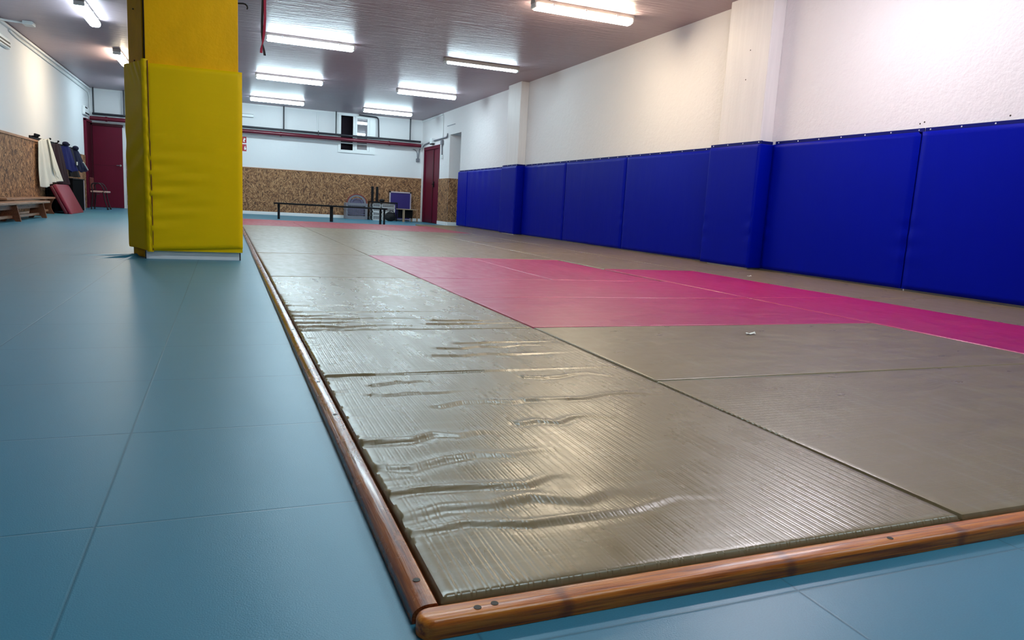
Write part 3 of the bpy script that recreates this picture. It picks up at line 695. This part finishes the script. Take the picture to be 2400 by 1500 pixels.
# emergency light, fire signs
e = thing('emergency_light', 'long white emergency light on the far wall just right of the pillar', 'light', (.575, YF, 2.60))
MB().box(.42, .735, YF - .055, YF, 2.568, 2.648, .012).build('body', 'whiteplastic', e, smooth=0)
MB().box(.425, .73, YF - .058, YF - .054, 2.566, 2.574).box(.425, .73, YF - .058, YF - .054, 2.642, 2.650).box(.421, .429, YF - .058, YF - .054, 2.566, 2.65).build('rim', 'grey', e, smooth=0)
def sign(z0, z1, label, kind):
    s = thing('fire_sign', label, 'sign', (.42, YF, z0), 'red fire signs on the far wall')
    pl = MB().box(.30, .575, YF - .006, YF, z0, z1).build('plate', 'signwhite', s, smooth=0)
    MB().box(.315, .555, YF - .009, YF - .006, z0 + .014, z1 - .014).build('red_field', 'signred', s, smooth=0)
    m = MB(); y0, y1 = YF - .012, YF - .009; cz = (z0 + z1) / 2
    if kind:
        m.box(.375, .425, y0, y1, cz - .055, cz + .03, .0).prism([(.375, cz + .03), (.425, cz + .03), (.41, cz + .05), (.39, cz + .05)], y0, y1, axis='y').prism([(.41, cz + .045), (.455, cz + .06), (.45, cz + .066), (.405, cz + .056)], y0, y1, axis='y')
        m.prism([(.50, cz - .055), (.54, cz - .05), (.545, cz - .01), (.525, cz + .02), (.53, cz + .06), (.505, cz + .03), (.495, cz - .01)], y0, y1, axis='y')
    else:
        m.prism([(.36, cz - .05), (.40, cz - .05), (.44, cz + .0), (.42, cz + .05), (.38, cz + .03)], y0, y1, axis='y')
        m.prism([(.47, cz - .05), (.52, cz - .055), (.50, cz - .015), (.535, cz + .02), (.51, cz + .05), (.48, cz + .02)], y0, y1, axis='y')
    m.build('pictogram', 'signwhite', pl, smooth=0)
sign(1.870, 2.065, 'upper of the two red fire signs beside the yellow pillar', 0)
sign(1.655, 1.865, 'lower red fire sign with white extinguisher symbol beside the pillar', 1)

# ------------------------------------------------------------------ left wall services
c = thing('ceiling_conduit', 'pair of pale conduits running along the top of the left wall', 'conduit', (XL, 14, 2.85))
MB().box(XL, XL + .05, 4, 20.9, 2.875, 2.915, .008).build('upper_conduit', 'white', c, smooth=0)
MB().tube([(XL + .022, 13.8, 2.855), (XL + .022, 14.2, 2.83), (XL + .022, 20.7, 2.80), (XL + .03, 20.88, 2.68), (XL + .03, 20.9, 2.35)], .018, 8, 4, .05).build('lower_conduit', 'white', c)
c = thing('junction_box', 'small pale junction box on the ceiling near the left wall, fed by a conduit', 'junction box', (-2.73, 13.3, ZC))
MB().box(-2.80, -2.66, 13.2, 13.4, ZC - .055, ZC, .012).build('box', 'lampend', c, smooth=0)
MB().tube([(XL + .03, 12.9, 2.86), (-3.02, 13.25, 2.905), (-2.80, 13.3, 2.91)], .016, 8, 4, .08).build('pipe', 'white', c)
c = thing('emergency_light', 'white emergency lamp with dark slots high on the left wall, cut by the frame edge', 'light', (XL, 13.2, 2.6))
MB().box(XL, XL + .06, 12.9, 13.62, 2.54, 2.70, .015).build('body', 'whiteplastic', c, smooth=0)
MB().box(XL + .06, XL + .064, 12.95, 13.60, 2.615, 2.64).box(XL + .06, XL + .064, 12.95, 13.60, 2.565, 2.588).build('slots', 'black', c, smooth=0)
c = thing('emergency_light', 'small white emergency lamp with dark bands above the dark door in the left corner', 'light', (XL, 20.3, 2.2))
MB().box(XL, XL + .06, 19.95, 20.55, 2.19, 2.40, .015).build('body', 'whiteplastic', c, smooth=0)
MB().box(XL + .06, XL + .066, 20.0, 20.28, 2.345, 2.375).box(XL + .06, XL + .066, 20.0, 20.5, 2.215, 2.25).build('bands', 'black', c, smooth=0)

# ------------------------------------------------------------------ coat rack and clothes
rk = thing('coat_rack', 'long dark coat rack with round pegs on the left wall', 'coat rack', (XL, 17.3, 1.32))
rl = MB().box(XL + .001, XL + .025, 14.75, 18.75, 1.29, 1.335, .004).build('rail', 'black', rk, smooth=0)
for y in (14.84, 14.93, 15.03, 15.12, 16.0, 16.73, 17.36, 17.78, 18.45, 18.66):
    MB().tube([(XL + .02, y, 1.325), (XL + .06, y, 1.33), (XL + .075, y, 1.355)], .011, 8).sphere((XL + .077, y, 1.36), .02, n=10).build('peg', 'black', rl)
def cloth(top, bot, amp, nf, ph=0., nu=70, nv=60):
    """hanging cloth: top and bottom edges are polylines of (x, y, z), left to right"""
    def lerp(P, u):
        k = u * (len(P) - 1); i = min(int(k), len(P) - 2); t = k - i
        return Vector(P[i]).lerp(Vector(P[i + 1]), t)
    def fn(u, v):
        a = lerp(top, u); b = lerp(bot, u); p = a.lerp(b, v)
        p.x += amp * v ** .6 * math.sin(nf * 2 * PI * u + ph + .8 * math.sin(3 * v)) + amp * .35 * math.sin(nf * 4.7 * PI * u + 2 * ph) * v ** .4
        p.x = max(XL + .04, p.x); return p
    return MB().grid(fn, nu, nv)
def solid(o, t=.008):
    m = o.modifiers.new('thickness', 'SOLIDIFY'); m.thickness = t; m.offset = 0; return o
W0 = XL + .07
rb = thing('white_robe', 'white training jacket hanging on the left end of the coat rack', 'jacket', (XL + .1, 15.6, .5))
solid(cloth([(W0, 15.25, 1.28), (W0 + .05, 15.55, 1.335), (W0 + .03, 15.80, 1.325)], [(W0 + .02, 15.28, .55), (W0 + .12, 15.62, .56), (-2.83, 15.95, .60)], .026, 2.6, .4).build('body', 'robe', rb, smooth=80))
solid(cloth([(W0, 15.08, 1.26), (W0 + .03, 15.3, 1.33)], [(W0, 14.98, .475), (W0 + .05, 15.2, .46), (W0 + .11, 15.52, .53)], .030, 1.6, 1.9, 40, 50).build('sleeve', 'robe', rb, smooth=80))
solid(cloth([(W0 + .07, 15.48, 1.335), (W0 + .07, 15.6, 1.34)], [(W0 + .13, 15.5, .8), (W0 + .18, 15.66, .63)], .012, 1, .2, 16, 40).build('lapel', 'robe', rb, smooth=80))
o = thing('hanging_coat', 'dark plum coat hanging right beside the white training jacket', 'coat', (XL + .1, 16.4, .6))
solid(cloth([(W0, 16.08, 1.28), (W0 + .08, 16.35, 1.30), (W0 + .06, 16.62, 1.27)], [(W0 + .02, 16.1, .55), (W0 + .14, 16.4, .53), (-2.87, 16.66, .53)], .03, 2.4, 1.).build('body', 'plum', o, smooth=80))
o = thing('hanging_jacket', 'royal blue jacket hanging in the middle of the coat rack', 'jacket', (XL + .1, 17.0, .9))
solid(cloth([(W0, 16.78, 1.27), (W0 + .12, 17.0, 1.31), (W0 + .10, 17.28, 1.27)], [(W0 + .02, 16.78, .90), (W0 + .16, 17.05, .78), (-2.80, 17.28, .84)], .03, 2.4, 2.).build('body', 'bluecloth', o, smooth=80))
MB().sphere((XL + .16, 16.95, 1.335), .06, .10, .045).build('hood', 'navy', o)
MB().box(-2.80, -2.79, 17.1, 17.2, .93, 1.0, .004).build('white_patch', 'robe', o, smooth=0)
o = thing('hanging_coat', 'long black coat hanging between the blue and the navy jacket', 'coat', (XL + .1, 17.55, .7))
solid(cloth([(W0, 17.40, 1.25), (W0 + .08, 17.55, 1.26), (W0 + .08, 17.72, 1.25)], [(W0 + .03, 17.40, .70), (W0 + .16, 17.55, .69), (-2.84, 17.73, .70)], .025, 1.6, .3).build('body', 'blackcloth', o, smooth=80))
o = thing('hanging_jacket', 'navy jacket with white trim hanging at the right end of the coat rack', 'jacket', (XL + .1, 18.1, .85))
solid(cloth([(W0, 17.84, 1.25), (W0 + .10, 18.1, 1.28), (W0 + .08, 18.36, 1.25)], [(W0 + .02, 17.84, .92), (W0 + .15, 18.1, .80), (-2.82, 18.38, .84)], .03, 2.4, .9).build('body', 'navy', o, smooth=80))
MB().sphere((XL + .15, 18.05, 1.31), .06, .10, .05).build('hood', 'navy', o)
MB().tube([(-2.82, 18.0, 1.02), (-2.80, 18.2, .93), (-2.79, 18.33, .87)], .014, 6).build('white_trim', 'robe', o)
tag(MB().box(XL + .02, XL + .07, 18.95, 19.25, .56, .88, .01).build('hanging_bag', MT['trimwood'], origin=(XL + .04, 19.1, .56), smooth=0), 'brown paper bag hanging on the board wall right of the navy jacket', 'bag')

# ------------------------------------------------------------------ benches, crash mat, cabinet, chair on the left
def gym_bench(y0, y1, xc, h, label, curved, legs, hw):
    t = thing('wooden_bench', label, 'bench', (xc, (y0 + y1) / 2, 0), 'low wooden benches along the left wall')
    MB().box(xc - hw + .005, xc + hw - .005, y0, y1, h - .032, h, .006).build('seat', 'benchtop', t, smooth=0)
    MB().box(xc - .03, xc + .03, y0 + .25, y1 - .25, h - .10, h - .033).build('beam', 'benchwood', t, smooth=0)
    for yy in legs:
        if curved:
            pts = []
            for k in range(13):
                z = (h - .033) * k / 12; pts.append((xc - (hw - .045 * math.sin(PI * min(1, k / 12 * 1.05))), z))
            pr = pts + [(2 * xc - a, z) for a, z in reversed(pts)]
            pr = [(xc - .05, 0), (xc, .055)][::-1] and pr
            mb = MB().prism(pr, yy - .018, yy + .018, axis='y')
        else:
            mb = MB().prism([(xc - hw, 0), (xc - .06, 0), (xc - .04, .03), (xc + .04, .03), (xc + .06, 0), (xc + hw, 0), (xc + hw - .045, h - .033), (xc - hw + .045, h - .033)], yy - .02, yy + .02, axis='y')
        mb.build('leg', 'benchwood', t, smooth=0)
    MB().box(xc - .025, xc + .025, min(legs), max(legs), .045, .08).build('stretcher', 'benchtop', t, smooth=0)
    return t
gym_bench(8.8, 13.5, -2.712, .262, 'nearest low wooden bench with slanted board legs by the left wall', False, (9.2, 11.65, 13.2), .122)
gym_bench(12.1, 15.26, -2.955, .298, 'farther low wooden bench with curved legs against the left wall', True, (12.5, 14.45, 15.08), .112)
# folded crash mat leaning on the clothes corner
cm = thing('crash_mat', 'folded red crash mat leaning against the left wall under the clothes', 'mat', (-2.75, 15.9, 0))
ang = math.atan2(.27, .52)
mtx = Matrix.Translation((-2.60, 0, .001)) @ Matrix.Rotation(-ang, 4, 'Y')
def skew(mb):
    for v in mb.bm.verts: v.co.y += v.co.z * .28
    return mb
skew(MB().box(-.055, 0, 15.30, 16.50, .002, .60, .014, 3, mtx)).build('front_half', 'redmat', cm, smooth=50)
skew(MB().box(-.115, -.057, 15.30, 16.50, .038, .60, .014, 3, mtx)).build('back_half', 'redmatdark', cm, smooth=50)
cb = thing('black_cabinet', 'low black cabinet with a white corner edge behind the red crash mat', 'cabinet', (-2.97, 17.7, 0))
MB().box(XL + .02, -2.82, 16.75, 18.0, 0, .64, .006).build('body', 'blackmatte', cb, smooth=0)
tag(MB().box(XL + .02, XL + .035, 15.72, 16.70, 0, .52, .003).build('dark_fill_sheet', 'blackmatte', origin=(XL + .03, 16.2, 0), smooth=0), 'thin black sheet added for the dark region behind the red crash mat', 'board')  # added sheet that fills in the dark region behind the crash mat
MB().box(-2.83, -2.812, 17.93, 18.003, 0, .645).build('edge_strip', 'alu', cb, smooth=0)
MB().box(XL + .01, -2.81, 16.74, 18.01, .64, .665, .004).build('top', 'black', cb, smooth=0)
tag(MB().sphere((XL + .05, 19.0, .97), .03, .05, .05).build('wall_disc', 'chairseat', origin=(XL + .03, 19.0, .97)), 'small pale round thing on the board wall before the door', 'disc')
ch = thing('metal_chair', 'dark metal framed chair with pale seat in front of the maroon door', 'chair', (-2.68, 19.1, 0))
for y in (18.95, 19.4):
    MB().tube([(-2.84, y, 0.0), (-2.80, y, .41), (-2.83, y, .56), (-2.78, y, .60), (-2.66, y, .60), (-2.60, y, .52), (-2.575, y, .42)], .013, 8, 5, .05).build('arm_frame', 'chairmetal', ch)
    MB().tube([(-2.595, y, .41), (-2.555, y, .18), (-2.505, y, 0)], .014, 8).build('leg', 'chairmetal', ch)
    MB().cyl((-2.505, y, 0), (-2.51, y, .03), .02).build('foot', 'black', ch)
MB().box(-2.85, -2.50, 18.94, 19.41, .385, .425, .014).build('seat', 'chairseat', ch, smooth=0)
MB().box(-2.865, -2.835, 18.97, 19.38, .46, .72, .012).build('backrest', 'chairback', ch, smooth=0)
MB().cyl((-2.74, 18.95, .345), (-2.74, 19.4, .345), .010).build('crossbar', 'chairmetal', ch)

# ------------------------------------------------------------------ black bench before the far wall
p0 = Vector((1.17, 17.70, 0)); p1 = Vector((3.43, 16.85, 0)); dv = (p1 - p0).normalized(); nv = Vector((-dv.y, dv.x, 0))
bk = thing('black_bench', 'long thin black bench standing on the floor before the far wall', 'bench', tuple((p0 + p1) / 2))
mx = Matrix.Translation((p0 + p1) / 2) @ Matrix.Rotation(math.atan2(dv.y, dv.x), 4, 'Z'); hl = (p1 - p0).length / 2
def bb(name, x0, x1, y0, y1, z0, z1): MB().box(x0, x1, y0, y1, z0, z1, .004, 2, mx).build(name, 'black', bk, smooth=0)
bb('seat', -hl - .08, hl + .10, -.12, .12, .345, .382)
for x, w_ in ((-hl + .0, .022), (0.02, .034), (hl - .045, .024), (hl + .045, .020)):
    bb('leg', x - w_, x + w_, -.025, .025, 0, .345)
# ------------------------------------------------------------------ far right corner things
ar = thing('arched_bin', 'grey plastic bin with a rust red arched rim against the far wall', 'bin', (3.43, 20.5, 0))
bx = MB().box(3.14, 3.19, 20.42, 20.86, 0, .45, .01).box(3.67, 3.74, 20.42, 20.86, 0, .45, .01).box(3.19, 3.67, 20.80, 20.86, 0, .45).box(3.19, 3.67, 20.42, 20.46, 0, .09).box(3.19, 3.67, 20.42, 20.46, .38, .45).box(3.19, 3.67, 20.46, 20.8, .0, .03)
bx.build('body', 'grey', ar, smooth=0)
fr = MB()
for z in (.13, .18, .23, .28, .33): fr.box(3.19, 3.67, 20.43, 20.452, z, z + .018)
for x in [3.25 + .06 * i for i in range(7)]: fr.box(x, x + .012, 20.432, 20.45, .09, .38)
fr.build('front_slats', 'violetgrey', ar, smooth=0)
def arch(r0, r1, y0, y1, name, mat, cz=.45, cx=3.44, sq=.9):
    pts = [(cx + r1 * math.cos(PI * k / 20), cz + sq * r1 * math.sin(PI * k / 20)) for k in range(21)] + [(cx + r0 * math.cos(PI * k / 20), cz + sq * r0 * math.sin(PI * k / 20)) for k in range(20, -1, -1)]
    MB().prism(pts, y0, y1, axis='y').build(name, mat, ar, smooth=0)
arch(.255, .285, 20.44, 20.50, 'arched_rim', 'archred')
arch(.20, .255, 20.45, 20.49, 'inner_rim', 'grey')
arch(.13, .16, 20.45, 20.48, 'handle', 'violetgrey')
MB().box(3.21, 3.67, 20.48, 20.495, .45, .55).build('back_plate', 'violetgrey', ar, smooth=0)
tb = thing('black_table', 'low black table over the white crates in the far right corner', 'table', (4.17, 20.45, 0))
MB().box(3.80, 4.54, 20.2, 20.75, .485, .52, .004).build('tabletop', 'black', tb, smooth=0)
for x in (3.805, 4.515):
    for y in (20.21, 20.72): MB().box(x, x + .024, y, y + .024, 0, .485).build('leg', 'black', tb, smooth=0)
def crate(x0, x1, y0, y1, z0, z1, label, solidpanel):
    t = thing('plastic_crate', label, 'crate', ((x0 + x1) / 2, (y0 + y1) / 2, z0), 'white crates under the black table')
    e = .022
    m = MB()
    for x in (x0, x1 - e):
        for y in (y0, y1 - e): m.box(x, x + e, y, y + e, z0, z1)
    for z in (z0, z1 - e, z0 + (z1 - z0) * .5):
        m.box(x0, x1, y0, y0 + e * .8, z, z + e).box(x0, x1, y1 - e, y1, z, z + e).box(x0, x0 + e * .8, y0, y1, z, z + e).box(x1 - e * .8, x1, y0, y1, z, z + e)
    m.build('frame', 'whiteplastic', t, smooth=0)
    g = MB(); k = int((x1 - x0) / .045)
    for i in range(1, k): g.box(x0 + (x1 - x0) * i / k - .003, x0 + (x1 - x0) * i / k + .003, y0 + .006, y0 + .012, z0, z1)
    k = int((z1 - z0) / .045)
    for i in range(1, k): g.box(x0, x1, y0 + .006, y0 + .012, z0 + (z1 - z0) * i / k - .003, z0 + (z1 - z0) * i / k + .003)
    g.build('lattice', 'whiteplastic', t, smooth=0)
    MB().box(x0 + .015, x1 - .015, y0 + .02, y1 - .02, z0 + .01, z0 + (z1 - z0) * .86).build('contents', 'blind', t, smooth=0)
crate(3.84, 4.08, 20.26, 20.68, 0, .235, 'white lattice crate, lower left of the stack under the black table', 0)
crate(3.84, 4.08, 20.26, 20.68, .237, .475, 'white lattice crate, upper left of the stack under the black table', 0)
crate(4.10, 4.48, 20.26, 20.68, 0, .225, 'white lattice crate behind the black bag', 0)
crate(4.10, 4.48, 20.26, 20.68, .227, .475, 'white lattice crate stacked right above the black bag', 0)
bg = thing('black_bag', 'round black bag on the floor in front of the white crates', 'bag', (4.30, 20.0, 0))
def lump(mb, cx, cy, cz, rx, ry, rz, sd):
    b = bmesh.new(); bmesh.ops.create_icosphere(b, subdivisions=3, radius=1); rn = random.Random(sd); p = [rn.uniform(0, 6) for _ in range(6)]
    for v in b.verts:
        k = 1 + .07 * math.sin(4 * v.co.x + p[0]) * math.sin(5 * v.co.z + p[1]) + .05 * math.sin(7 * v.co.y + 3 * v.co.z + p[2])
        v.co = (cx + v.co.x * rx * k, cy + v.co.y * ry * k, max(.002 if cz < .3 else .5205, cz + v.co.z * rz * k))
    mb._merge(b); return mb
lump(MB(), 4.30, 20.0, .125, .155, .14, .135, 4).build('body', 'blackcloth', bg, smooth=80)
MB().tube([(4.22, 19.92, .22), (4.26, 19.90, .29), (4.34, 19.90, .29), (4.38, 19.92, .22)], .008, 8, 4, .03).build('strap', 'black', bg)
tag(lump(MB(), 4.135, 20.42, .555, .075, .09, .045, 9).build('cloth_lump', 'blackcloth', origin=(4.135, 20.42, .52)), 'small black cloth lump on the black table beside the posts', 'cloth')
for x, lb in ((3.865, 'left of two upright black posts on the black table'), (3.998, 'right of two upright black posts on the black table')):
    pz = thing('upright_post', lb, 'post', (x, 20.45, .52), 'black upright posts')
    MB().box(x - .033, x + .033, 20.42, 20.48, .52, .935, .006).build('post', 'black', pz, smooth=0)
    MB().box(x - .045, x + .045, 20.40, 20.50, .52, .53).build('foot', 'black', pz, smooth=0)
wb = thing('notice_board', 'violet blue board in an aluminium frame leaning on the far wall', 'board', (4.75, 20.85, 0))
mb = MB()
MB().box(4.45, 5.05, 20.82, 20.85, .05, .80).build('panel', 'board', wb, smooth=0)
MB().box(4.43, 4.462, 20.805, 20.86, 0, .835).box(5.04, 5.072, 20.805, 20.86, 0, .835).box(4.462, 5.04, 20.805, 20.86, .802, .835).box(4.462, 5.04, 20.805, 20.86, .03, .06).build('frame', 'alu', wb, smooth=0)
for x in (4.446, 5.056): MB().box(x - .024, x + .024, 20.80, 20.863, .80, .845, .006).build('corner', 'black', wb, smooth=0)
sl = thing('wooden_stool', 'small pale wooden side table in front of the violet board', 'table', (4.75, 20.0, 0))
MB().box(4.50, 4.99, 19.75, 20.2, .335, .358, .004).build('tabletop', 'stoolwood', sl, smooth=0)
MB().box(4.60, 4.655, 19.78, 19.83, 0, .335).build('leg', 'stoolwood', sl, smooth=0)
MB().box(4.92, 4.96, 20.12, 20.17, 0, .335).build('leg', 'stoolwood', sl, smooth=0)
MB().box(4.53, 4.95, 20.1, 20.12, .10, .334).build('dark_under_top', 'black', sl, smooth=0)  # black sheet added for the dark underneath the tabletop
tag(MB().box(5.20, 5.235, 20.6, 20.635, 0, .38, .004).build('short_post', 'trimwood', origin=(5.217, 20.617, 0), smooth=0), 'short pale upright post next to the maroon double door', 'post')
tag(MB().box(5.08, 5.17, 20.78, 20.92, 0, .085, .008).build('small_box', 'whiteplastic', origin=(5.12, 20.85, 0), smooth=0), 'small white box on the floor right of the violet board', 'box')
# paper scraps on the mats
def scrap(x, y, s, label):
    m = MB(); z = NT + .003
    def fn(u, v): return (x + (u - .5) * .075 * s + .01 * v, y + (v - .5) * .03 * s, z + .006 * s * math.sin(5 * u + 1) ** 2 + .012 * s * max(0, u - .8) * 5 * v)
    m.grid(fn, 8, 4); o = solid(m.build('paper_scrap', 'chip', origin=(x, y, NT), smooth=0), .0015)
    tag(o, label, 'scrap', 'paper scraps on the mats')
scrap(2.243, 2.598, .7, 'small curled scrap of tape on the olive mat before the pink area')
scrap(4.579, 5.40, .6, 'tiny pale scrap on the olive mat at the foot of the near pilaster pad')

# ------------------------------------------------------------------ world, camera, view
wd = bpy.data.worlds.new('World'); S.world = wd; wd.use_nodes = True
wd.node_tree.nodes['Background'].inputs[0].default_value = (.02, .022, .03, 1); wd.node_tree.nodes['Background'].inputs[1].default_value = .2
cam = bpy.data.cameras.new('camera'); co = bpy.data.objects.new('camera', cam); COL.objects.link(co)
r = Vector((0.9280759782740804, -0.368497134353732, 0.05371071144284247))
u = Vector((0.007927365077410993, 0.1637494641875479, 0.9864701059136157))
fw = Vector((0.37230650737468735, 0.9150934241657398, -0.1548931554817168))
m3 = Matrix((r, u, -fw)).transposed(); co.matrix_world = Matrix.Translation((0, 0, .5472)) @ m3.to_4x4()
cam.sensor_fit = 'HORIZONTAL'; cam.sensor_width = 36; cam.lens = 36 * 1672.19 / 2400; cam.clip_start = .02; cam.clip_end = 100
S.camera = co
S.view_settings.view_transform = 'Standard'; S.view_settings.look = 'None'; S.view_settings.gamma = 1; S.view_settings.use_curve_mapping = False
S.view_settings.exposure = 0.22
S.cycles.max_bounces = 8; S.cycles.diffuse_bounces = 5; S.cycles.sample_clamp_indirect = 6; S.cycles.use_denoising = True
